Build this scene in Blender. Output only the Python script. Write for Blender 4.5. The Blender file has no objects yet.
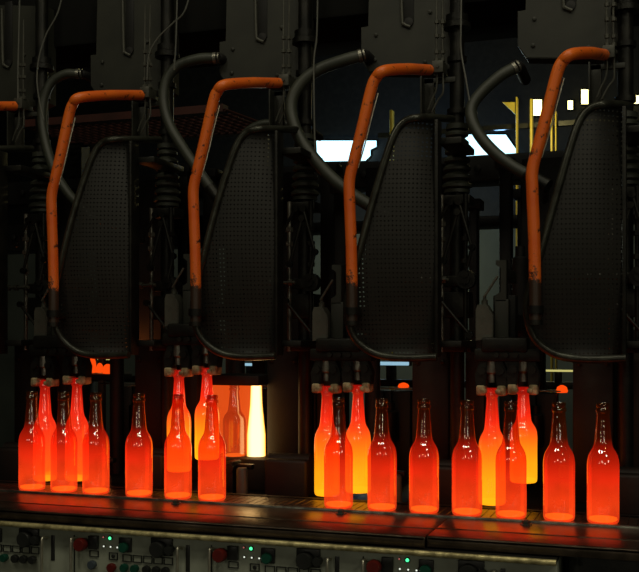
import bpy, bmesh, math, random
from mathutils import Vector, Matrix
R = random.Random(7)
C = bpy.context.scene.collection
# ---------------------------------------------------------------- camera frame
F = 1013.0; TH = math.atan(0.343); CS, SN = math.cos(TH), math.sin(TH)
CZ = 1.36; HY = 336.0
def W(px, py, y):
    """point of the plane y=const seen at pixel (px,py)"""
    u = (px-319.5)/F; t = y/(CS+u*SN)
    return Vector((t*(-SN+u*CS), y, CZ+(HY-py)/F*t))
def S(px, y):           # metres per pixel there
    u = (px-319.5)/F; return y/(CS+u*SN)/F
PITCH = 0.38

# ---------------------------------------------------------------- materials
def new_mat(name):
    m = bpy.data.materials.new(name); m.use_nodes = True
    nt = m.node_tree
    for n in list(nt.nodes): nt.nodes.remove(n)
    out = nt.nodes.new('ShaderNodeOutputMaterial')
    return m, nt, out
def noise_mix(nt, c1, c2, scale, lo=.4, hi=.65, detail=6):
    tc = nt.nodes.new('ShaderNodeTexCoord')
    nz = nt.nodes.new('ShaderNodeTexNoise'); nz.inputs['Scale'].default_value = scale; nz.inputs['Detail'].default_value = detail
    nt.links.new(tc.outputs['Object'], nz.inputs['Vector'])
    rp = nt.nodes.new('ShaderNodeValToRGB')
    rp.color_ramp.elements[0].position = lo; rp.color_ramp.elements[0].color = (*c1, 1)
    rp.color_ramp.elements[1].position = hi; rp.color_ramp.elements[1].color = (*c2, 1)
    nt.links.new(nz.outputs['Fac'], rp.inputs['Fac'])
    return tc, nz, rp
def metal(name, c1, c2, rough=.5, met=.6, scale=25, bump=.15, lo=.4, hi=.65):
    m, nt, out = new_mat(name)
    tc, nz, rp = noise_mix(nt, c1, c2, scale, lo, hi)
    p = nt.nodes.new('ShaderNodeBsdfPrincipled')
    p.inputs['Roughness'].default_value = rough; p.inputs['Metallic'].default_value = met
    nt.links.new(rp.outputs['Color'], p.inputs['Base Color'])
    n2 = nt.nodes.new('ShaderNodeTexNoise'); n2.inputs['Scale'].default_value = scale*6; n2.inputs['Detail'].default_value = 4
    nt.links.new(tc.outputs['Object'], n2.inputs['Vector'])
    b = nt.nodes.new('ShaderNodeBump'); b.inputs['Strength'].default_value = bump; b.inputs['Distance'].default_value = .002
    nt.links.new(n2.outputs['Fac'], b.inputs['Height']); nt.links.new(b.outputs['Normal'], p.inputs['Normal'])
    nt.links.new(p.outputs['BSDF'], out.inputs['Surface'])
    return m
def emit(name, col, st):
    m, nt, out = new_mat(name)
    e = nt.nodes.new('ShaderNodeEmission'); e.inputs['Color'].default_value = (*col, 1); e.inputs['Strength'].default_value = st
    nt.links.new(e.outputs[0], out.inputs['Surface']); return m

M = {}
M['plate'] = metal('plate_paint', (0.0215, 0.0226, 0.0161), (0.0322, 0.0333, 0.0236), .55, .1, 9, .1)
M['dark'] = metal('oily_dark_steel', (0.0088, 0.0088, 0.0068), (0.0200, 0.0192, 0.0144), .45, .5, 30, .3)
M['black'] = metal('sooty_black', (0.0050, 0.0050, 0.0045), (0.0110, 0.0105, 0.0090), .6, .2, 20, .2)
M['tube'] = metal('guard_tube_paint', (0.0495, 0.0518, 0.0383), (0.0270, 0.0270, 0.0203), .3, .5, 40, .15)
M['hose'] = metal('hose_rubber', (0.0300, 0.0340, 0.0240), (0.0440, 0.0480, 0.0340), .5, 0, 15, .1)
M['steel'] = metal('worn_steel', (0.1440, 0.1380, 0.1140), (0.3600, 0.3480, 0.2880), .35, .8, 40, .2)
M['brown'] = metal('heat_stained_steel', (0.0103, 0.0078, 0.0055), (0.0171, 0.0128, 0.0089), .6, .3, 12, .3)
M['grey'] = metal('grey_casting', (0.0480, 0.0480, 0.0360), (0.0800, 0.0800, 0.0620), .5, .2, 25, .25)
M['tip'] = metal('pale_jaw_insert', (.20,.15,.07), (.60,.48,.27), .8, 0, 70, .4)
M['rail'] = metal('brass_toned_rail', (.80,.70,.34), (.34,.29,.13), .3, .4, 60, .3)
M['panel'] = metal('panel_enamel', (0.3978, 0.4275, 0.3381), (0.2785, 0.2983, 0.2288), .45, .1, 14, .05)
M['plastic'] = metal('black_plastic', (.02,.022,.02), (.03,.03,.028), .35, 0, 20, 0)
M['chrome'] = metal('chromed_handle', (0.7500, 0.7200, 0.5700), (0.5250, 0.4950, 0.3750), .3, .8, 50, .1)
M['red'] = metal('red_plastic', (0.1320, 0.0120, 0.0090), (0.1800, 0.0180, 0.0120), .35, 0, 20, 0)
M['green'] = metal('green_plastic', (0.0070, 0.0700, 0.0420), (0.0105, 0.0980, 0.0595), .35, 0, 20, 0)
M['blue'] = metal('blue_grey_plastic', (.05,.07,.09), (.07,.09,.11), .35, 0, 20, 0)
M['concrete'] = metal('stained_concrete', (.07,.068,.06), (.12,.115,.1), .8, 0, 2, .2)
M['farwall'] = metal('far_wall_plaster', (0.0840, 0.0910, 0.0700), (0.1400, 0.1470, 0.1155), .85, 0, 1.2, .1)
M['yellow'] = metal('yellow_paint', (.55,.44,.06), (.45,.34,.04), .5, 0, 5, .1)
M['girder'] = metal('red_oxide_girder', (0.0850, 0.0250, 0.0175), (0.0550, 0.0200, 0.0150), .6, .1, 8, .1)
M['mould'] = metal('mould_iron', (.45,.20,.10), (.32,.13,.06), .45, .3, 30, .2)
M['cable'] = metal('grey_cable_sheath', (0.0960, 0.0990, 0.0840), (0.1200, 0.1200, 0.1020), .4, 0, 20, 0)
M['beltm'] = metal('oily_belt_steel', (0.0600, 0.0510, 0.0390), (0.1200, 0.1020, 0.0780), .32, .8, 60, .25)
M['deck'] = metal('worn_dark_deck_steel', (.09,.07,.05), (.20,.15,.11), .30, .85, 18, .25)
M['window'] = emit('daylight_window', (.50,.86,1.0), 2.2)
M['lampyel'] = emit('sodium_lit_pane', (1.0,.85,.30), 5)
M['bluestrip'] = emit('bluish_glow_strip', (.30,.52,.65), .95)
M['yelstrip'] = emit('yellow_glow_strip', (.55,.50,.16), 1.0)
M['ledgreen'] = emit('green_led', (.08,1,.35), 1.6)
M['ledwhite'] = emit('white_led', (.9,.95,.8), .9)
M['ledred'] = emit('red_led', (.8,.25,.2), .4)
m, nt, out = new_mat('white_hot_glass')
lw = nt.nodes.new('ShaderNodeLayerWeight'); lw.inputs['Blend'].default_value = .5; rp = nt.nodes.new('ShaderNodeValToRGB')
rp.color_ramp.elements[0].position = .1; rp.color_ramp.elements[0].color = (1,.62,.24,1); rp.color_ramp.elements[1].position = .75; rp.color_ramp.elements[1].color = (.4,.17,.012,1)
nt.links.new(lw.outputs['Facing'], rp.inputs['Fac'])
e = nt.nodes.new('ShaderNodeEmission'); e.inputs['Strength'].default_value = 3.3; nt.links.new(rp.outputs['Color'], e.inputs['Color']); nt.links.new(e.outputs[0], out.inputs[0]); M['whitehot'] = m
M['redhot'] = emit('red_hot_glass', (1.0,.075,.004), 1.0)

m, nt, out = new_mat('matt_soot'); p = nt.nodes.new('ShaderNodeBsdfPrincipled'); p.inputs['Base Color'].default_value = (.012,.012,.011,1); p.inputs['Roughness'].default_value = 1; p.inputs['Specular IOR Level'].default_value = .05; nt.links.new(p.outputs[0], out.inputs[0]); M['soot'] = m
def orange_paint():
    m, nt, out = new_mat('chipped_orange_paint')
    tc, nz, rp = noise_mix(nt, (1.0,.20,.02), (.85,.12,.012), 14, .35, .7)
    n2 = nt.nodes.new('ShaderNodeTexNoise'); n2.inputs['Scale'].default_value = 45; n2.inputs['Detail'].default_value = 12; n2.inputs['Roughness'].default_value = .72
    nt.links.new(tc.outputs['Object'], n2.inputs['Vector'])
    sx = nt.nodes.new('ShaderNodeSeparateXYZ'); nt.links.new(tc.outputs['Object'], sx.inputs[0])
    # paint burnt off the lowest stretch of the pipe (object z is measured from the pipe's low end)
    mr = nt.nodes.new('ShaderNodeMapRange'); mr.inputs['From Min'].default_value = .115; mr.inputs['From Max'].default_value = .03
    mr.inputs['To Min'].default_value = 0; mr.inputs['To Max'].default_value = .5
    nt.links.new(sx.outputs['Z'], mr.inputs['Value'])
    ad = nt.nodes.new('ShaderNodeMath'); ad.operation = 'ADD'; nt.links.new(n2.outputs['Fac'], ad.inputs[0]); nt.links.new(mr.outputs[0], ad.inputs[1])
    r2 = nt.nodes.new('ShaderNodeValToRGB'); r2.color_ramp.elements[0].position = .57; r2.color_ramp.elements[1].position = .64
    nt.links.new(ad.outputs[0], r2.inputs['Fac'])
    mx = nt.nodes.new('ShaderNodeMixRGB'); mx.inputs['Color2'].default_value = (.045,.025,.015,1)
    nt.links.new(r2.outputs['Color'], mx.inputs['Fac']); nt.links.new(rp.outputs['Color'], mx.inputs['Color1'])
    p = nt.nodes.new('ShaderNodeBsdfPrincipled'); p.inputs['Roughness'].default_value = .38
    nt.links.new(mx.outputs[0], p.inputs['Base Color'])
    b = nt.nodes.new('ShaderNodeBump'); b.inputs['Strength'].default_value = .3; b.inputs['Distance'].default_value = .002
    nt.links.new(n2.outputs['Fac'], b.inputs['Height']); nt.links.new(b.outputs[0], p.inputs['Normal'])
    nt.links.new(p.outputs[0], out.inputs[0]); return m
M['orange'] = orange_paint()

m, nt, out = new_mat('mould_wall_painted_glow')
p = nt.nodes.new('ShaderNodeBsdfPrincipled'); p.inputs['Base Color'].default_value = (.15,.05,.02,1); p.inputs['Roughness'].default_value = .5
p.inputs['Emission Color'].default_value = (.85,.085,.008,1); p.inputs['Emission Strength'].default_value = .8  # orange glow painted on the wall, standing in for light from the hot glass
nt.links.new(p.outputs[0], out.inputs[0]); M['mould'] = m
def mesh_sheet():
    m, nt, out = new_mat('perforated_steel_sheet')
    tc = nt.nodes.new('ShaderNodeTexCoord'); sx = nt.nodes.new('ShaderNodeSeparateXYZ'); nt.links.new(tc.outputs['Object'], sx.inputs[0])
    def cell(sock, pitch, duty, shift=0):
        d = nt.nodes.new('ShaderNodeMath'); d.operation = 'MULTIPLY_ADD'; d.inputs[1].default_value = 1/pitch; d.inputs[2].default_value = 100+shift
        nt.links.new(sock, d.inputs[0])
        f = nt.nodes.new('ShaderNodeMath'); f.operation = 'FRACT'; nt.links.new(d.outputs[0], f.inputs[0])
        g = nt.nodes.new('ShaderNodeMath'); g.operation = 'LESS_THAN'; g.inputs[1].default_value = duty; nt.links.new(f.outputs[0], g.inputs[0])
        return g
    a = cell(sx.outputs['X'], .0082, .36); b = cell(sx.outputs['Z'], .0102, .30)
    mu = nt.nodes.new('ShaderNodeMath'); mu.operation = 'MULTIPLY'; nt.links.new(a.outputs[0], mu.inputs[0]); nt.links.new(b.outputs[0], mu.inputs[1])
    p = nt.nodes.new('ShaderNodeBsdfPrincipled'); p.inputs['Roughness'].default_value = .5; p.inputs['Metallic'].default_value = .3
    nz = nt.nodes.new('ShaderNodeTexNoise'); nz.inputs['Scale'].default_value = 12; nt.links.new(tc.outputs['Object'], nz.inputs['Vector'])
    rp = nt.nodes.new('ShaderNodeValToRGB'); rp.color_ramp.elements[0].color = (.010,.010,.008,1); rp.color_ramp.elements[1].color = (.024,.022,.017,1)
    nt.links.new(nz.outputs['Fac'], rp.inputs['Fac']); nt.links.new(rp.outputs['Color'], p.inputs['Base Color'])
    t = nt.nodes.new('ShaderNodeBsdfTransparent')
    mx = nt.nodes.new('ShaderNodeMixShader'); nt.links.new(mu.outputs[0], mx.inputs[0]); nt.links.new(p.outputs[0], mx.inputs[1]); nt.links.new(t.outputs[0], mx.inputs[2])
    nt.links.new(mx.outputs[0], out.inputs[0]); return m
M['mesh'] = mesh_sheet()

def hot_glass(name, ramp, tint, st=1.0, noise=.35, rim=1.2):
    """ramp: (height, colour) stops of the glow along the bottle, heights in metres"""
    m, nt, out = new_mat(name)
    tc = nt.nodes.new('ShaderNodeTexCoord'); sx = nt.nodes.new('ShaderNodeSeparateXYZ'); nt.links.new(tc.outputs['Object'], sx.inputs[0])
    dv = nt.nodes.new('ShaderNodeMath'); dv.operation = 'DIVIDE'; dv.inputs[1].default_value = .23; nt.links.new(sx.outputs['Z'], dv.inputs[0])
    nz = nt.nodes.new('ShaderNodeTexNoise'); nz.inputs['Scale'].default_value = 22; nz.inputs['Detail'].default_value = 2; nt.links.new(tc.outputs['Object'], nz.inputs['Vector'])
    ma = nt.nodes.new('ShaderNodeMath'); ma.operation = 'MULTIPLY_ADD'; ma.inputs[1].default_value = .16; nt.links.new(nz.outputs['Fac'], ma.inputs[0]); nt.links.new(dv.outputs[0], ma.inputs[2])
    sb = nt.nodes.new('ShaderNodeMath'); sb.operation = 'SUBTRACT'; sb.inputs[1].default_value = .08; nt.links.new(ma.outputs[0], sb.inputs[0])
    rp = nt.nodes.new('ShaderNodeValToRGB'); el = rp.color_ramp.elements
    while len(el) < len(ramp): el.new(.5)
    for i, (z, c) in enumerate(ramp):
        el[i].position = z/.23
    for i, (z, c) in enumerate(ramp): el[i].color = (*c, 1)
    nt.links.new(sb.outputs[0], rp.inputs['Fac'])
    lw = nt.nodes.new('ShaderNodeLayerWeight'); lw.inputs['Blend'].default_value = .5
    pw = nt.nodes.new('ShaderNodeMath'); pw.operation = 'POWER'; pw.inputs[1].default_value = 6; nt.links.new(lw.outputs['Facing'], pw.inputs[0])
    m2 = nt.nodes.new('ShaderNodeMath'); m2.operation = 'MULTIPLY_ADD'; m2.inputs[1].default_value = rim; m2.inputs[2].default_value = 1; nt.links.new(pw.outputs[0], m2.inputs[0])
    m3 = nt.nodes.new('ShaderNodeMath'); m3.operation = 'MULTIPLY_ADD'; m3.inputs[1].default_value = noise*2; m3.inputs[2].default_value = 1-noise; nt.links.new(nz.outputs['Fac'], m3.inputs[0])
    m4 = nt.nodes.new('ShaderNodeMath'); m4.operation = 'MULTIPLY'; nt.links.new(m2.outputs[0], m4.inputs[0]); nt.links.new(m3.outputs[0], m4.inputs[1])
    m5 = nt.nodes.new('ShaderNodeMath'); m5.operation = 'MULTIPLY'; m5.inputs[1].default_value = st; nt.links.new(m4.outputs[0], m5.inputs[0])
    e = nt.nodes.new('ShaderNodeEmission'); nt.links.new(rp.outputs['Color'], e.inputs['Color']); nt.links.new(m5.outputs[0], e.inputs['Strength'])
    tr = nt.nodes.new('ShaderNodeBsdfTransparent'); tr.inputs['Color'].default_value = (*tint, 1)
    gl = nt.nodes.new('ShaderNodeBsdfGlossy'); gl.inputs['Roughness'].default_value = .03; gl.inputs['Color'].default_value = (1,1,.97,1)
    n3 = nt.nodes.new('ShaderNodeTexNoise'); n3.inputs['Scale'].default_value = 110; n3.inputs['Detail'].default_value = 1; nt.links.new(tc.outputs['Object'], n3.inputs['Vector'])
    bp = nt.nodes.new('ShaderNodeBump'); bp.inputs['Strength'].default_value = .14; bp.inputs['Distance'].default_value = .002
    nt.links.new(n3.outputs['Fac'], bp.inputs['Height']); nt.links.new(bp.outputs[0], gl.inputs['Normal'])
    fr = nt.nodes.new('ShaderNodeFresnel'); fr.inputs['IOR'].default_value = 2.1; 
    mx = nt.nodes.new('ShaderNodeMixShader'); ge = nt.nodes.new('ShaderNodeNewGeometry'); iv = nt.nodes.new('ShaderNodeMath'); iv.operation = 'SUBTRACT'; iv.inputs[0].default_value = 1; nt.links.new(ge.outputs['Backfacing'], iv.inputs[1])
    fm = nt.nodes.new('ShaderNodeMath'); fm.operation = 'MULTIPLY'; nt.links.new(fr.outputs[0], fm.inputs[0]); nt.links.new(iv.outputs[0], fm.inputs[1])
    nt.links.new(fm.outputs[0], mx.inputs[0]); nt.links.new(tr.outputs[0], mx.inputs[1]); nt.links.new(gl.outputs[0], mx.inputs[2])
    ad = nt.nodes.new('ShaderNodeAddShader'); nt.links.new(mx.outputs[0], ad.inputs[0]); nt.links.new(e.outputs[0], ad.inputs[1])
    nt.links.new(ad.outputs[0], out.inputs[0]); return m
K = (0,0,0)
M['glass_cool'] = hot_glass('cooling_bottle_glass', [(0,(.42,.030,.006)),(.03,(.56,.040,.006)),(.085,(.50,.018,.004)),(.115,(.30,.009,.002)),(.145,(.14,.004,.001)),(.165,(.02,.002,.0)),(.225,(.003,.001,0))], (.75,.36,.10), .95, .45, .5)
M['glass_hot'] = hot_glass('yellow_hot_bottle_glass', [(0,(1,.50,.010)),(.05,(1,.42,.008)),(.10,(.9,.20,.008)),(.135,(.8,.07,.010)),(.165,(.70,.022,.006)),(.20,(.42,.012,.004)),(.225,(.15,.004,.002))], (.8,.3,.08), .75, .3, .4)
M['glass_red'] = hot_glass('red_hot_bottle_glass', [(0,(1,.40,.01)),(.02,(.9,.12,.008)),(.10,(.8,.05,.010)),(.15,(.65,.025,.008)),(.19,(.42,.012,.004)),(.225,(.15,.004,.002))], (.8,.25,.08), .75, .3, .4)
M['glass_dull'] = hot_glass('dull_orange_bottle_glass', [(0,(.42,.06,.01)),(.12,(.34,.045,.008)),(.225,(.22,.025,.005))], (.55,.3,.15), .5, .3, 1.8)
M['glass_base'] = emit('hot_bottle_base', (1.0,.20,.02), 1.5)
M['glass_base_hot'] = emit('yellow_hot_base', (1,.55,.02), 1.0)

# ---------------------------------------------------------------- mesh helpers
def box(bm, x0, x1, y0, y1, z0, z1, bev=.0, seg=2):
    g = bmesh.ops.create_cube(bm, size=1.0)
    vs = g['verts']
    for v in vs:
        v.co = Vector(((x0+x1)/2+v.co.x*(x1-x0), (y0+y1)/2+v.co.y*(y1-y0), (z0+z1)/2+v.co.z*(z1-z0)))
    if bev:
        es = list({e for v in vs for e in v.link_edges})
        bmesh.ops.bevel(bm, geom=es, offset=bev, segments=seg, affect='EDGES', profile=.5)
    return bm
def ring_sweep(bm, rings, closed=False, caps=True):
    vr = [[bm.verts.new(p) for p in r] for r in rings]
    n = len(vr[0]); L = len(vr)
    for i in range(L if closed else L-1):
        a, b = vr[i], vr[(i+1) % L]
        for j in range(n):
            bm.faces.new((a[j], a[(j+1)%n], b[(j+1)%n], b[j]))
    if caps and not closed:
        bm.faces.new(list(reversed(vr[0]))); bm.faces.new(vr[-1])
def smooth_path(pts, n=8):
    pts = [Vector(p) for p in pts]
    if len(pts) < 3: return pts
    P = [pts[0]*2-pts[1]]+pts+[pts[-1]*2-pts[-2]]
    o = []
    for i in range(1, len(P)-2):
        for k in range(n):
            t = k/n; a, b, c, d = P[i-1], P[i], P[i+1], P[i+2]
            o.append(.5*((2*b)+(c-a)*t+(2*a-5*b+4*c-d)*t*t+(3*b-a-3*c+d)*t**3))
    o.append(pts[-1]); return o
def tube(bm, pts, r, seg=12, smooth=True, n=8, caps=True):
    pts = smooth_path(pts, n) if smooth else [Vector(p) for p in pts]
    T = [(pts[min(i+1, len(pts)-1)]-pts[max(i-1, 0)]).normalized() for i in range(len(pts))]
    up = Vector((0,1,0)) if abs(T[0].y) < .9 else Vector((1,0,0))
    N = (up-T[0]*up.dot(T[0])).normalized(); rings = []
    for i, p in enumerate(pts):
        N = (N-T[i]*N.dot(T[i])).normalized(); B = T[i].cross(N)
        rr = r[i] if isinstance(r, list) else r
        rings.append([p+(N*math.cos(a)+B*math.sin(a))*rr for a in [2*math.pi*j/seg for j in range(seg)]])
    ring_sweep(bm, rings, caps=caps); return bm
def lathe(bm, prof, c=(0,0,0), axis='z', seg=32, caps=True):
    c = Vector(c); rings = []
    for r, z in prof:
        ring = []
        for j in range(seg):
            a = 2*math.pi*j/seg; u, v = max(r, 1e-5)*math.cos(a), max(r, 1e-5)*math.sin(a)
            ring.append(c+(Vector((u,v,z)) if axis == 'z' else Vector((u,-z,v)) if axis == 'y' else Vector((z,u,v))))
        rings.append(ring)
    ring_sweep(bm, rings, caps=caps); return bm
def prism(bm, poly, y0, y1, bev=0):
    """poly: list of (x,z)"""
    a = [bm.verts.new((x, y0, z)) for x, z in poly]; b = [bm.verts.new((x, y1, z)) for x, z in poly]
    n = len(poly)
    fs = [bm.faces.new(a), bm.faces.new(list(reversed(b)))]
    for i in range(n): fs.append(bm.faces.new((a[i], b[i], b[(i+1)%n], a[(i+1)%n])))
    if bev: bmesh.ops.bevel(bm, geom=[e for e in bm.edges if e.verts[0] in a and e.verts[1] in a], offset=bev, segments=2, affect='EDGES')
    return bm
def B(): return bmesh.new()
def obj(name, bm, mat, parent=None, origin=None, smooth=True):
    root = parent
    while root is not None and root.parent is not None: root = root.parent
    org = Vector(origin) if origin is not None else (root.location.copy() if root else Vector())
    bmesh.ops.recalc_face_normals(bm, faces=bm.faces)
    bmesh.ops.translate(bm, verts=bm.verts, vec=-org)
    me = bpy.data.meshes.new(name); bm.to_mesh(me); bm.free()
    mats = mat if isinstance(mat, (list, tuple)) else [mat]
    for m in mats: me.materials.append(m)
    if smooth:
        for p in me.polygons: p.use_smooth = True
        try: me.set_sharp_from_angle(angle=math.radians(38))
        except Exception: pass
    o = bpy.data.objects.new(name, me); C.objects.link(o)
    if parent: o.parent = parent
    else: o.location = org
    return o
def tag(o, label, cat, group=None, kind=None):
    if label: o['label'] = label
    if cat: o['category'] = cat
    if group: o['group'] = group
    if kind: o['kind'] = kind
    return o
def empty(name, loc, label, cat, group=None):
    o = bpy.data.objects.new(name, None); o.empty_display_size = .05; C.objects.link(o); o.location = loc
    return tag(o, label, cat, group)
def struct(o): o['kind'] = 'structure'; return o
def dup(o, dx=0, label=None, parent=None):
    c = o.copy(); C.objects.link(c)
    if parent: c.parent = parent
    else: c.location = o.location+Vector((dx,0,0))
    if label: c['label'] = label
    for ch in list(o.children): dup(ch, 0, None, c)
    return c

# ---------------------------------------------------------------- hall
o = struct(obj('floor', box(B(), -9, 6, -4, 10, -.1, 0), M['concrete'], origin=(0,3,0)))
o = struct(obj('ceiling', box(B(), -9, 6, -4, 10, 6, 6.1), M['black'], origin=(0,3,6)))
struct(obj('wall_left', box(B(), -9.1, -9, -4, 10, 0, 6), M['concrete'], origin=(-9,3,0)))
struct(obj('wall_right', box(B(), 6, 6.1, -4, 10, 0, 6), M['concrete'], origin=(6,3,0)))
struct(obj('wall_front', box(B(), -9, 6, -4.1, -4, 0, 6), M['concrete'], origin=(0,-4,0)))
# far wall: pale plaster below, sooty cladding above
struct(obj('wall_back', box(B(), -9, 6, 10, 10.1, 0, 2.45), M['farwall'], origin=(0,10,0)))
struct(obj('wall_back_cladding', box(B(), -9, 6, 9.98, 10.1, 2.45, 6), M['black'], origin=(0,10,2.4)))

YW = 9.9
def window(n, quad, mat, label=None, y=YW):
    r = empty('window_%d' % n, W(quad[0][0], quad[0][1], y), None, None); r['kind'] = 'structure'
    pts = [W(a, b, y) for a, b in quad]
    bm = B(); prism(bm, [(p.x, p.z) for p in pts], y-.02, y)
    obj('pane', bm, mat, r, smooth=False)
    bm = B(); pp = pts+[pts[0]]
    for i in range(len(pts)):
        tube(bm, [pp[i], pp[i+1]], .02, 4, False)
    obj('window_frame', bm, M['black'], r, smooth=False)
    return r
window(1, [(317,141),(377,141),(377,147),(371,150),(371,156),(366,161),(318,162)], M['window'])
window(2, [(462,135),(506,135),(518,152),(516,157),(462,157)], M['window'])
window(3, [(533.5,100),(542,100),(542,116),(533.5,116)], M['lampyel'])
window(4, [(581.5,90),(592,90),(592,104.5),(581.5,104.5)], M['lampyel'])
window(5, [(568,101),(573,101),(573,110),(568,110)], M['lampyel'])
window(6, [(623,96),(639,96),(639,104),(628,104)], M['lampyel'])
window(7, [(508,103),(512,103),(512,107),(508,107)], M['lampyel'])

# yellow posts, gusset and beams of the far platform
yr = empty('yellow_platform_frame', W(533,260,8.5), 'yellow painted steel platform frame far behind the rightmost guard', 'frame')
for (a, b, c, d, nm) in [(530.5,533,100,250,'post'),(551,553,115,250,'post'),(555.5,557,112,250,'post'),(516.5,518,98,250,'post'),(391,393.5,111,250,'post')]:
    p, q = W(a,c,8.5), W(b,d,8.5); obj(nm, box(B(), p.x, q.x, 8.45, 8.53, 0, p.z, .005), M['yellow'], yr)
p0, p1, p2 = W(503,103,8.5), W(517,103,8.5), W(517,116,8.5)
obj('gusset', prism(B(), [(p0.x,p0.z),(p1.x,p1.z),(p2.x,p2.z)], 8.47, 8.5), M['yellow'], yr)
p, q = W(380,118,8.6), W(650,119,8.6); obj('beam', box(B(), p.x, q.x, 8.53, 8.58, q.z-.02, q.z+.02), M['dark'], yr)

# reddish lattice walkway behind the machine
wr = empty('lattice_walkway', W(70,118,3.6), 'reddish steel lattice walkway behind the first two guards', 'walkway')
a, b = W(20,126,3.6), W(225,126,3.6)
obj('edge_beam', box(B(), a.x, b.x, 3.58, 3.63, a.z-.01, a.z+.02), M['girder'], wr)
obj('edge_beam', box(B(), a.x, b.x, 4.0, 4.05, a.z-.01, a.z+.02), M['girder'], wr)
bm = B(); n = 26
for i in range(n):
    x = a.x+(b.x-a.x)*i/(n-1); tube(bm, [(x, 3.6, a.z), (x+.06, 4.02, a.z)], .006, 6, False)
for i in range(8):
    y = 3.63+i*.05; tube(bm, [(a.x, y, a.z), (b.x, y, a.z)], .005, 6, False)
obj('lattice', bm, M['girder'], wr)
for x in (a.x+.02, b.x-.02):
    obj('post', box(B(), x-.03, x+.03, 3.99, 4.06, 0, a.z), M['dark'], wr)

# dark rear half of the machine: posts and cross beams
back = [(322,336,165,330,3.2),(336,347,185,330,3.02),(180,190,165,330,3.15),(500,512,160,345,3.1),(518,545,190,345,3.3),(470,478,200,345,3.02),(60,74,190,345,3.02),(205,216,170,330,3.2)]
labs = ['dark steel post behind the third orange pipe, broader one','slim dark post just left of the third orange pipe','dark post behind the second orange pipe, left of it','dark post in front of the slanted bright window','wide dark post left of the fourth orange pipe','slim dark post beside the third bellows','dark post behind the first orange pipe','dark post between second orange pipe and second guard']
for i, (x0, x1, y0, y1, y) in enumerate(back):
    p, q = W(x0,y0,y), W(x1,y1,y); bm = B(); box(bm, p.x, q.x, y-.02, y+.03, .975 if y < 3.05 else 0, p.z, .004)
    box(bm, p.x-.012, q.x+.012, y-.03, y+.04, p.z-.03, p.z, .003)
    tag(obj('machine_post', bm, M['black'], origin=(p.x, y, 0)), labs[i], 'post', 'dark posts of the rear machine frame')
for i, (y0, y1, y, lb, xa, xb) in enumerate([(164,190,3.35,'dark cross beam under the bright blue windows behind the machine',-40,700),(210,242,3.45,'lower dark cross beam of the rear frame behind the guards',-40,300),(222,232,3.4,'thin dark rear cross beam behind the third and fourth pipes',300,700)]):
    p, q = W(xa,y0,y), W(xb,y0,y); z1 = W(320,y0,y).z; z0 = W(320,y1,y).z
    bm = B(); box(bm, p.x, q.x, y, y+.12, z0, z1, .01)
    for k in range(14):
        x = p.x+(q.x-p.x)*(k+.5)/14; lathe(bm, [(.012,0),(.012,.012),(.006,.014)], (x, y, (z0+z1)/2), 'y', 6)
    tag(obj('cross_beam', bm, M['black'], origin=((p.x+q.x)/2, y, z0)), lb, 'beam')

# ---------------------------------------------------------------- machine bed, overhead beam
XL, XR = W(-60,300,2.3).x-.25, W(700,300,2.3).x+.1
bm = B(); box(bm, XL, XR, 2.28, 3.1, 0, .93, .01); box(bm, XL, XR, 2.17, 3.1, .93, .975, .004)
tag(obj('machine_bed', bm, M['dark'], origin=((XL+XR)/2, 2.6, 0)), 'dark oily machine bed carrying the mould columns behind the conveyor', 'machine')
r = empty('overhead_beam', ((XL+XR)/2, 2.6, 0), 'dark overhead beam along the very top that carries the grey plates', 'beam')
bm = B(); box(bm, XL, XR, 2.42, 2.75, 2.16, 2.5, .01); obj('girder', bm, M['soot'], r)
p = W(320,20,2.62); q = W(320,44,2.62); bm = B(); tube(bm, [(XL,2.62,(p.z+q.z)/2),(XR,2.62,(p.z+q.z)/2)], (p.z-q.z)/2, 20, False)
obj('air_manifold', bm, M['soot'], r)
for x in (XL+.03, XR-.03): obj('post', box(B(), x-.04, x+.04, 2.55, 2.7, .975, 2.2, .005), M['dark'], r)

OFF = {k: (W(p,230,2.097).x-W(350.5,230,2.097).x) for k, p in {0:52.5,1:194.5,2:350.5,3:533.5}.items()}; OFF[-1] = OFF[0]-PITCH
# ---------------------------------------------------------------- per-station machinery (built at the third station, index 2)
KS = [-1, 0, 1, 2, 3]
WHERE = {-1:'at the left edge of the picture', 0:'of the first full station from the left', 1:'of the second station, left of the middle', 2:'of the third station, right of the middle', 3:'of the rightmost station'}
def spread(proto, fmt, ks=KS, off=None):
    for k in ks:
        lb = fmt % WHERE[k]
        if k == 2: proto['label'] = lb
        else: dup(proto, off[k] if off else (k-2)*PITCH, lb)

# grey plate
y = 2.38
r = empty('valve_plate', W(400,72,y), 'x', 'machine plate', 'grey valve plates along the top')
pts = [(369,-45),(369,27),(361,27),(361,60),(369,72),(440,73),(458,66),(458,-45)]
pts = [W(a,b,y) for a, b in pts]
obj('plate', prism(B(), [(p.x,p.z) for p in pts], y, y+.05, .002), M['plate'], r)
bm = B(); p, q = W(401,-40,y), W(403.5,22,y); tube(bm, [p+Vector((0,-.004,0)), W(402,18,y-.004), W(404,24,y-.004), W(410,27,y-.004)], .004, 8)
obj('slot_rim', bm, M['grey'], r)
a, b = W(404,-40,y), W(414,22,y); bm = B(); box(bm, a.x, b.x, y-.002, y+.02, b.z, a.z+.02, .0008); lathe(bm, [(.011,0),(.011,.004),(.004,.005)], (.5*(a.x+b.x), y-.001, b.z), 'y', 16)
obj('slot', bm, M['black'], r)
for (a, b) in [(375,60),(425,62),(376,35),(430,12)]:
    pp = W(a,b,y); obj('bolt', lathe(B(), [(.005,0),(.005,.004),(.003,.005)], pp, 'y', 6), M['plate'], r)
spread(r, 'dark grey steel valve plate with vertical slot %s')

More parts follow.
